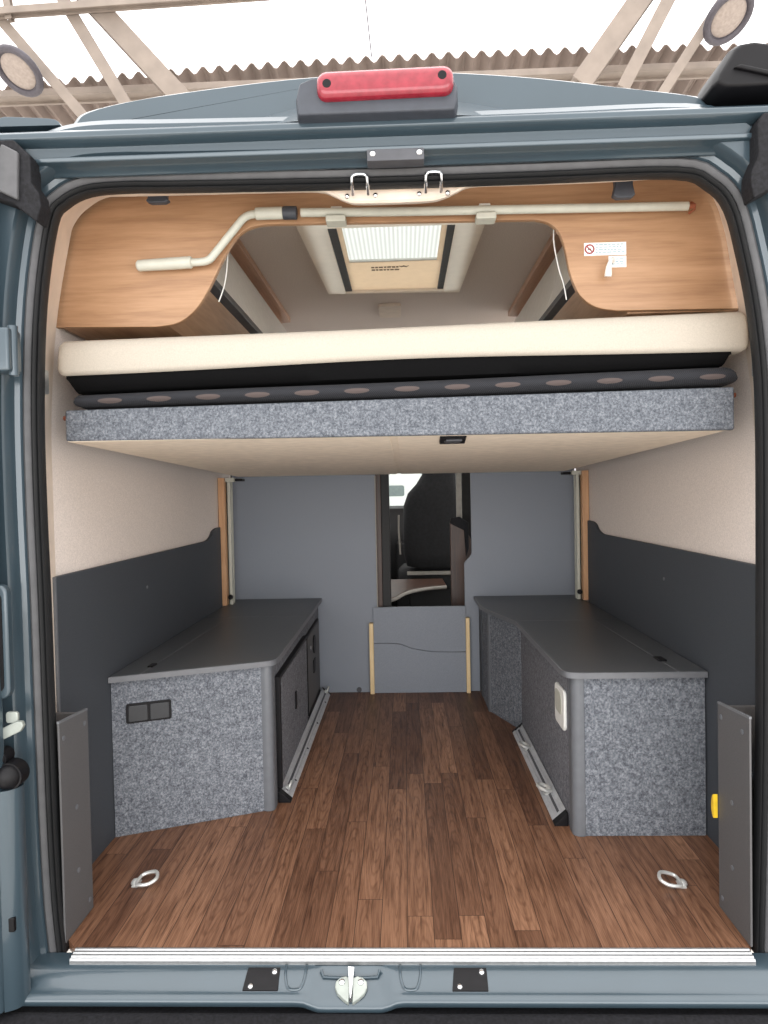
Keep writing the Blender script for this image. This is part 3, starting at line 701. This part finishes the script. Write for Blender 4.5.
MB().prism([(-.42,1.39),(-.408,1.39),(-.406,1.81),(-.42,1.81)], 'z', .05, .395).obj('flap_frame', 'black', d2, .002)
MB().cyl((-.407, 1.60, .315), (1, 0, 0), .042, .006, 24).obj('round_vent', 'black', d2, .001)
MB().cyl((-.407, 1.475, .325), (1, 0, 0), .010, .006, 14).obj('lock', 'edge', d2, .001)
MB().box(-.408, -.401, 1.56, 1.62, .19, .25).obj('flap_handle', 'black', d2, .002)
# socket pair on the slanted end
sd = Vector((.411, .163, 0)).normalized(); sn = Vector((sd.y, -sd.x, 0))
def onend(mb): return mb.xf(lambda v: Vector((-.860, .455, 0)) + sd*v.x + sn*(-v.y) + Vector((0, 0, v.z)))
sf = onend(MB().prism(rrect(.040, .168, .334, .392, .006), 'y', -.006, .001)).obj('socket_frame', 'black', ben, .0015)
for a in (.046, .107): onend(MB().prism(rrect(a, a+.055, .339, .387, .005), 'y', -.010, -.005)).obj('socket_cover', 'socket', sf, .002)
# worktop pieces: lid, wall ledge, far piece
Z0, Z1 = .463, .481
lidL = [(-.775,.474)]+[(-.462,.598)]+[(p.x, p.y) for p in crom([(-.462,.598,0),(-.425,.616,0),(-.410,.636,0),(-.404,.68,0)], 4)][1:]+[(-.402,1.398),(-.752,1.398)]
MB().prism(lidL, 'z', Z0, Z1).obj('lid', 'top', ben, .0015)
MB().prism([(-.858,.440),(-.778,.472),(-.755,1.398),(-.755,1.402),(-.858,1.402)], 'z', Z0, Z1).obj('wall_ledge', 'top', ben, .0015)
MB().prism([(-.858,1.405),(-.402,1.402),(-.402,1.902),(-.858,1.902)], 'z', Z0, Z1).obj('far_top', 'top', ben, .0015)
# light edging round the visible rim
rim = [(-.858,.436)]+[(-.462,.594)]+[(p.x, p.y) for p in crom([(-.462,.594,0),(-.422,.612,0),(-.406,.634,0),(-.4,.68,0)], 4)][1:]+[(-.398,1.902)]
inner_rim = [(x-.004 if i > 1 else x, y+.004) for i, (x, y) in enumerate(rim)]
MB().prism(rim+list(reversed(inner_rim)), 'z', Z0+.0005, Z1-.001).obj('rim_edging', 'edge', ben)
MB().prism([(-.779,.471),(-.775,.473),(-.7515,1.398),(-.402,1.398),(-.402,1.4035),(-.7555,1.4035)], 'z', Z0, Z1+.0004).obj('joint_trim', 'edge', ben)
MB().box(-.785, -.768, .545, .585, .479, .4855).obj('pull_tab', 'black', ben, .002)

# the bench narrows slightly towards the partition
for o in ben.children_recursive:
    for v in o.data.vertices:
        if v.co.x + ben.location.x > -.6: v.co.x -= .015*min(1, max(0, (v.co.y + ben.location.y - .68)/1.2))

# ------------------------------------------------------------------ right bench
br_ = thing('bench_chest', 'grey felt bench chest along the right wall with a white recessed plate on its side', 'bench', (.67, 1.2, 0), 'felt-clad bench chests')
MB().prism([(.500,.466),(.855,.466),(.855,1.895),(.392,1.895),(.392,1.58),(.495,1.325)], 'z', 0, .46).obj('carcass', 'dark', br_)
MB().box(.512, .858, .450, .466, 0, .459).obj('felt_end_panel', 'felt', br_, .002)
MB().prism([(.515,.447)]+arc(.502,.468,.022,270,180,6)+[(.480,.495),(.496,.495),(.515,.468)], 'z', 0, .46).obj('corner_profile', 'edged', br_, .002)
MB().prism([(.483,.495),(.497,.495),(.497,1.33),(.483,1.325)], 'z', 0, .459).obj('felt_side_panel', 'feltd', br_, .001)
MB().prism([(.482,1.325),(.496,1.333),(.402,1.59),(.386,1.575)], 'z', 0, .459).obj('felt_diagonal_panel', 'felt', br_, .002)
MB().prism(arc(.392,1.588,.016,180,300,5)+[(.404,1.60),(.377,1.60)], 'z', 0, .459).obj('corner_trim', 'edged', br_, .001)
MB().prism([(.377,1.60),(.392,1.60),(.392,1.80),(.377,1.80)], 'z', 0, .459).obj('felt_far_panel', 'felt', br_, .001)
MB().prism([(.372,1.80),(.392,1.80),(.392,1.895),(.372,1.895)], 'z', 0, .459).obj('far_edge_panel', 'dark', br_, .001)
wpv = MB().prism(rrect(.525, .650, .275, .398, .02), 'x', .474, .484).obj('recessed_plate', 'white', br_, .004, 3)
MB().prism(rrect(.555, .64, .315, .382, .02), 'x', .4725, .475).obj('plate_window', 'ivory', wpv, .001)
lidR = [(p.x, p.y) for p in crom([(.466,.50,0),(.468,.465,0),(.478,.443,0),(.502,.434,0)], 4)]+[(.775,.434),(.742,1.218),(.445,1.196)]
lidR = [(p.x, p.y) for p in crom([(.458,.53,0),(.460,.475,0),(.472,.446,0),(.505,.435,0)], 4)]+[(.776,.435),(.760,1.228),(.450,1.228)]
MB().prism(lidR, 'z', Z0-.002, Z1-.002).obj('lid', 'top', br_, .0015)
MB().prism([(.779,.435),(.857,.435),(.857,1.232),(.763,1.232)], 'z', Z0-.002, Z1-.002).obj('wall_ledge', 'top', br_, .0015)
farR = [(.450,1.232),(.857,1.232),(.857,1.902),(.352,1.902),(.352,1.62),(.366,1.53)]
MB().prism(farR, 'z', Z0-.002, Z1-.002).obj('far_top', 'top', br_, .0015)
rim = [(.857,.431),(.505,.431)]+[(p.x, p.y) for p in crom([(.505,.431,0),(.469,.443,0),(.456,.474,0),(.454,.53,0)], 4)][1:]+[(.446,1.23),(.362,1.528),(.348,1.62),(.348,1.902)]
ir = [(x, y+.004) if i < 2 else (x+.004, y+.003) for i, (x, y) in enumerate(rim)]
MB().prism(rim+list(reversed(ir)), 'z', Z0-.0015, Z1-.003).obj('rim_edging', 'edge', br_)
MB().prism([(.7755,.435),(.7795,.435),(.763,1.233),(.449,1.233),(.449,1.227),(.7595,1.227)], 'z', Z0, Z1-.0016).obj('joint_trim', 'edge', br_)
MB().box(.765, .79, .55, .60, .477, .4835).obj('pull_tab', 'black', br_, .002)

# ------------------------------------------------------------------ lashing rails on the floor
def rail(x, y0, y1, sx, lab, eyes, nxt):
    t = thing('lashing_rail', lab, 'rail', (x, (y0+y1)/2, 0), 'aluminium lashing rails')
    # wedge section leaning against the bench: (across, z)
    sec_ = [(0, 0), (.040, 0), (.040, .004), (.030, .013), (.027, .011), (.021, .018), (.017, .022), (.013, .025), (.010, .024), (.002, .036), (0, .036)]
    MB().prism([(x+sx*a, b) for a, b in sec_], 'y', y0+.03, y1).obj('channel', 'railalu', t, .001)
    MB().prism([(x+sx*.016, .0235), (x+sx*.022, .0178), (x+sx*.0225, .0185), (x+sx*.0165, .0242)], 'y', y0+.05, y1-.02).obj('channel_slot', 'slot', t)
    MB().prism([(x, 0), (x+sx*.041, 0), (x+sx*.041, .005), (x+sx*.002, .038), (x, .038)], 'y', y0, y0+.03).obj('end_cap', 'black', t, .002)
    MB().prism([(x, 0), (x+sx*.041, 0), (x+sx*.041, .005), (x+sx*.002, .038), (x, .038)], 'y', y1, y1+.012).obj('end_cap', 'black', t, .002)
    n = Vector((sx*.7, 0, .72))
    for yy, r in eyes:
        c = Vector((x+sx*.019, yy, .021)) + n*.006
        d = Vector((0, 1, 0)); w = n.cross(d)
        rg = [tuple(c + n*r*.55 + (d*math.cos(a*.5236) + (n*.75+w*.4).normalized()*math.sin(a*.5236))*r) for a in range(12)]
        e = MB().tube(rg, r*.24, 8, True).obj('lashing_eye', 'nickel', t)
        MB().cyl(tuple(c-n*.006), n, r*.7, .008, 14).obj('eye_foot', 'nickel', e)
    for k in range(nxt):
        yy = y0+.15+k*(y1-y0-.3)/max(1, nxt-1)
        MB().cyl((x+sx*.032, yy, .0105), n, .004, .003, 10).obj('screw', 'slot', t)
    return t
rail(-.417, .675, 1.86, 1, 'aluminium lashing rail on the floor along the left bench', ((.74, .013), (1.84, .017)), 4)
rail(.480, .510, 1.30, -1, 'aluminium lashing rail with two eyes on the floor along the right bench', ((.70, .023), (1.08, .021)), 0)

# ------------------------------------------------------------------ boxes beside the doorway
def sidebox(sx, lab, x, ya):
    t = thing('side_bin', lab, 'bin', (sx*.80, .05, 0), 'open bins beside the doorway')
    q = lambda a, b: tuple(sorted((sx*a, sx*b)))
    x0, x1 = q(x, x+.005)
    MB().prism([(ya,0),(.118,0),(.118,.487),(ya,.4985)], 'x', x0, x1).obj('front_board', 'boxg', t, .0015)
    MB().prism([(ya,.498),(.118,.4865),(.118,.4915),(ya,.503)], 'x', x0-.0003, x1+.0003).obj('rim_edging', 'edge', t)
    a0, a1 = q(x+.005, .872)
    MB().box(a0, a1, .108, .118, 0, .482).obj('end_board', 'boxg', t, .0015)
    b0, b1 = q(x+.005, .83)
    MB().box(b0, b1, .02, .108, .35, .36).obj('bin_base', 'dark', t)
    for yy, zz in ((.0, .46), (.10, .46), (.05, .28), (.05, .13), (.10, .03)):
        MB().cyl((sx*x, yy, zz), (-sx, 0, 0), .006, .0012, 12).obj('screw_cap', 'edged', t)
    return t
sidebox(-1, 'grey open-topped bin beside the doorway at lower left', .768, -.018)
sidebox(1, 'grey open-topped bin beside the doorway at lower right', .742, -.03)
yl = MB().prism([(v.y, v.z) for v in crom([(0,.118,.212),(0,.126,.214),(0,.131,.228),(0,.132,.244),(0,.128,.260),(0,.122,.268),(0,.118,.268)], 3)], 'x', .731, .741).obj('yellow_clip', 'yellow', bevel=.003)
tag(yl, 'yellow plastic clip on the far edge of the right-hand bin', 'clip')

# ------------------------------------------------------------------ lashing rings on the floor
def dring(x, y, sx, lab):
    t = thing('lashing_ring', lab, 'lashing ring', (x, y, 0), 'floor lashing rings')
    MB().box(x+sx*.020, x+sx*.036, y-.016, y+.016, 0, .004).dome((x+sx*.030, y, .003), (0, 0, 1), .013, .012).obj('foot', 'nickel', t, .001)
    pth = [(x+sx*a, y+b, c) for a, b, c in ((.022,-.017,.010),(.008,-.023,.011),(-.012,-.020,.013),(-.026,-.004,.018),(-.018,.018,.022),(.004,.023,.018),(.022,.017,.012))]
    MB().tube([tuple(p) for p in crom(pth, 4, True)], .0046, 8, True).obj('ring', 'nickel', t)
dring(-.672, .215, -1, 'steel lashing ring on the wood floor near the left bin')
dring(.660, .205, 1, 'steel lashing ring on the wood floor near the right bin')

# ------------------------------------------------------------------ cab seen through the passage
fr = thing('passage_frame', 'dark upright door frame on the left of the cab passage', 'frame', (-.10, 1.98, 0))
MB().box(-.135, -.108, 1.935, 2.0, 0, 1.13).obj('wood_liner', 'walnut', fr, .002)
MB().box(-.108, -.066, 1.94, 2.02, 0, 1.13).obj('dark_post', 'dash', fr, .003)
wo2 = MB().prism([(.250,0),(.250,.84),(.258,.848),(.30,.835),(.33,.80),(.36,.75),(.36,0)], 'y', 2.10, 2.13).obj('end_panel', 'walnut', bevel=.003)
tag(wo2, 'brown wooden end panel with a curved top at the right of the cab passage', 'panel')
cap2 = MB().prism([(.248,.838),(.254,.866),(.30,.872),(.345,.84),(.345,.70),(.33,.66),(.322,.80)], 'y', 2.085, 2.10).obj('panel_cap', 'blackm', wo2, .004)
struct(MB().box(.33, .86, 2.26, 2.30, 0, 1.3).obj('cab_view_blocker', 'cablin', origin=(0, 0, 0)))  # dark panel added to block the white view past the pillar
pil = MB().box(.294, .322, 2.2, 2.24, .0, 1.3).obj('pillar_strip', 'strip', bevel=.004)
tag(pil, 'pale grey upright strip beside the cab seat', 'pillar')
# table
tb = thing('cab_table', 'brown table with a pale rounded edge beyond the passage', 'table', (-.2, 2.6, 0))
to = [(-.45,2.03),(-.09,2.03)]+[(p.x, p.y) for p in crom([(-.09,2.03,0),(-.05,2.1,0),(.0,2.28,0),(.06,2.40,0),(.15,2.49,0),(.25,2.535,0)], 4)][1:]+[(.245,2.85),(-.45,2.85)]
MB().prism(to, 'z', .428, .452).obj('tabletop', 'walnut', tb, .002)
MB().tube([(x, y-.002, .440) for x, y in to[1:-2]], .010, 8).obj('edge_bead', 'strip', tb)
MB().cyl((-.2, 2.6, 0), (0, 0, 1), .03, .43).cyl((-.2, 2.6, 0), (0, 0, 1), .12, .015).obj('pedestal', 'edged', tb)
# seat
se = thing('captain_chair', 'black covered cab seat seen through the passage', 'seat', (.19, 3.15, 0))
def blob(cx, cy, w, d, r=.35, n=20):
    out = []
    for i in range(n):
        a = 6.28318*i/n; c, s_ = math.cos(a), math.sin(a)
        out.append((cx+w*math.copysign(abs(c)**.6, c), cy+d*math.copysign(abs(s_)**.6, s_)))
    return out
lo = []
for z, w, d, dy in ((.50,.10,.05,.02),(.52,.185,.075,.01),(.60,.205,.085,0),(.78,.205,.085,-.02),(.92,.200,.08,-.04),(1.00,.178,.075,-.055),(1.06,.135,.07,-.06),(1.12,.11,.065,-.065),(1.22,.11,.06,-.08),(1.28,.11,.05,-.085),(1.30,.06,.02,-.085)):
    lo.append([(x, y, z) for x, y in blob(.205+max(0., z-.97)*.22, 3.02+dy, w, d)])
MB().loft(lo).obj('backrest', 'seat', se, angle=70)
lo = [[(x, y, z) for x, y in blob(.19, 3.25, w, d)] for z, w, d in ((.36,.20,.22),(.38,.23,.25),(.47,.23,.25),(.50,.20,.22))]
MB().loft(lo).obj('seat_cushion', 'seat', se, angle=70)
MB().box(.03, .35, 3.05, 3.45, 0, .37).obj('seat_base', 'dash', se, .01)
MB().box(.02, .36, 2.98, 3.0, .46, .485).obj('rear_bar', 'strip', se, .004)
MB().tube([(-.022,2.98,.60),(-.03,2.96,.75),(-.028,2.95,.86)], .006, 8).obj('belt', 'strip', se)
da = thing('dashboard', 'black dashboard below the windscreen', 'dashboard', (0, 4.3, .3))
MB().prism([(4.02,.30),(3.98,.62),(4.02,.80),(4.10,.88),(4.30,.90),(4.58,.86),(4.58,.30)], 'x', -.86, .86).obj('console', 'dash', da, .02, 3)
wl = MB().tube([tuple(Vector((-.33,3.86,.80)) + Vector((math.cos(a*.2618)*.19, math.sin(a*.2618)*.09, math.sin(a*.2618)*.165))) for a in range(24)], .014, 8, True).obj('steering_wheel', 'black', da)
MB().cyl((-.33,3.88,.79), (0, .9, -.35), .05, .2).obj('steering_hub', 'black', wl)
MB().box(-.06, .12, 3.80, 4.02, -.0, .62).obj('centre_stack', 'dash', da, .02)

# white vehicle parked outside, seen through the windscreen
pv = thing('parked_van', 'white parked vehicle seen through the windscreen', 'vehicle', (-.3, 9.6, -.55))
MB().prism([(9.0,-.25),(9.0,1.9),(9.08,2.05),(11.0,2.05),(11.0,-.25)], 'x', -2.6, 2.0).obj('body', 'vanwhite', pv, .04, 3)
MB().prism(rrect(-.45, .01, .97, 1.135, .03), 'y', 8.985, 9.01).obj('side_window', 'vanglass', pv, .004)
MB().prism(rrect(-1.3, -.75, .90, 1.3, .03), 'y', 8.985, 9.01).obj('rear_window', 'vanglass', pv, .004)
for xx in (-1.9, 1.3): MB().cyl((xx, 8.98, -.22), (0, 1, 0), .33, .22, 32).obj('wheel', 'rubber', pv, .02)

# ------------------------------------------------------------------ the hall outside
gd = struct(MB().box(-40, 40, -40, 40, -.60, -.55).obj('ground', 'ground', origin=(0, 0, 0)))
# corrugated roof sheet seen from below
lo = []
NX = 420
def rowp(y, z): return [(-5.2+10.4*i/NX, y, z + .01*(-5.2+10.4*i/NX)*0 + .05 + .035*math.sin((-5.2+10.4*i/NX)*2*math.pi/.155)) for i in range(NX+1)]
zed = lambda x: 0
cs_ = MB().loft([rowp(5.0, 5.05), rowp(5.0, 5.04), rowp(9.5, 4.62), rowp(9.5, 4.63)], False)
cs_.xf(lambda v: Vector((v.x, v.y, v.z + .012*v.x - .006*v.x*v.x)))
struct(cs_.obj('corrugated_roof', 'sheet', origin=(0, 0, 0)))
def beam(p, q, w, h, lab, name='roof_strut', grp='steel struts under the hall roof'):
    p, q = Vector(p), Vector(q); d = (q-p).normalized(); s_ = d.cross(Vector((0, 1, 0))).normalized(); u = s_.cross(d)
    prof_ = [(-w,-h),(w,-h),(w,-h*.65),(w*.25,-h*.65),(w*.25,h*.65),(w,h*.65),(w,h),(-w,h),(-w,h*.65),(-w*.25,h*.65),(-w*.25,-h*.65),(-w,-h*.65)]
    o = MB().loft([[tuple(c + s_*a + u*b) for a, b in prof_] for c in (p, q)]).obj(name, 'steelbeam', bevel=.003)
    return tag(o, lab, 'beam', grp)
def ext(p, q, a, b):
    p, q = Vector(p), Vector(q); d = q-p; return p-d*a, q+d*b
beam((-5.0, 4.94, 4.82), (4.9, 4.94, 4.84), .03, .085, 'long cream beam under the edge of the corrugated roof', 'roof_beam', None)
for (p, q, w, lab) in (
    ((-2.90,4.5,5.40), (-2.36,4.5,4.46), .05, 'cream roof strut slanting down just right of the left lamp, thinner of the near pair'),
    ((-2.66,4.5,5.385), (-1.92,4.5,4.55), .085, 'widest cream roof strut slanting down at upper left'),
    ((-3.50,4.5,5.29), (-2.74,4.5,4.37), .045, 'cream roof strut that carries the left round lamp'),
    ((2.12,4.5,5.20), (1.66,4.5,4.58), .09, 'widest cream roof strut slanting down at upper right'),
    ((2.36,4.5,5.20), (2.0,4.5,4.53), .055, 'middle cream roof strut at upper right'),
    ((2.78,4.5,5.12), (2.33,4.5,4.45), .042, 'cream roof strut that carries the right round lamp')):
    P, Q = ext(p, q, .9, .15); beam(P, Q, w, .05, lab)
beam((-3.40,4.42,5.9), (-3.335,4.42,5.18), .03, .03, 'short upright cream bar above the left lamp', 'roof_bar')
beam((-4.4,4.40,5.205), (.6,4.40,5.345), .03, .04, 'long cream bar rising across the white sky at upper left', 'roof_bar')
cb = MB().tube([(-.25,4.5,5.9),(-.245,4.5,5.3),(-.20,4.5,4.8)], .006, 6).obj('hanging_cable', 'lampbody')
tag(cb, 'thin cable hanging down behind the brake light', 'cable')
def lamp(c, lab, ry):
    t = thing('hall_lamp', lab, 'lamp', c, 'round hall lamps')
    c = Vector(c); n = ((Vector((0, -1.5, 1.))-c).normalized()*.65 + Vector((ry, 0, -.7))*.76).normalized(); u = n.orthogonal().normalized(); w = n.cross(u)
    rg = [tuple(c + (u*math.cos(a*.2618) + w*math.sin(a*.2618))*.185) for a in range(24)]
    MB().tube(rg, .03, 12, True).obj('rim', 'lampbody', t)
    MB().cyl(tuple(c-n*.03), n, .18, .035, 32).obj('housing', 'lampbody', t, .004)
    MB().dome(tuple(c+n*.004), n, .15, .02, 32).obj('diffuser', 'lampface', t)
    MB().cyl(tuple(c-n*.10), n, .05, .08, 20).obj('mount', 'lampbody', t, .004)
lamp((-3.22, 4.32, 4.68), 'round grey hall lamp at upper left', -.7)
lamp((2.77, 4.32, 4.89), 'round grey hall lamp at upper right', .7)

# ------------------------------------------------------------------ light
w = bpy.data.worlds.new('world'); S.world = w; w.use_nodes = True
nt = w.node_tree; bg = nt.nodes['Background']; bg.inputs[1].default_value = 1.0
_tc = nt.nodes.new('ShaderNodeTexCoord'); _sx = nt.nodes.new('ShaderNodeSeparateXYZ'); nt.links.new(_tc.outputs['Generated'], _sx.inputs[0])
_mr = nt.nodes.new('ShaderNodeMapRange'); _mr.inputs[1].default_value = 0.; _mr.inputs[2].default_value = .9; _mr.inputs[3].default_value = .82; _mr.inputs[4].default_value = 2.3
nt.links.new(_sx.outputs[2], _mr.inputs[0]); nt.links.new(_mr.outputs[0], bg.inputs[1]); bg.inputs[0].default_value = lin((255, 253, 252))
def area(name, loc, tgt, sx, sy, e, col=(1, 1, 1)):
    l = bpy.data.lights.new(name, 'AREA'); l.shape = 'RECTANGLE'; l.size = sx; l.size_y = sy; l.energy = e; l.color = col
    o = bpy.data.objects.new(name, l); COL.objects.link(o); o.location = loc
    o.rotation_euler = (Vector(tgt)-Vector(loc)).to_track_quat('-Z', 'Y').to_euler(); return o
area('added_rear_fill', (.3, -9, 1.3), (0, 1, 1.0), 14, 3.6, 380)  # added fill light behind the camera, brightens the deep interior
vs = S.view_settings
vs.view_transform = 'Standard'; vs.look = 'None'; vs.exposure = .7; vs.gamma = 1.; vs.use_curve_mapping = False
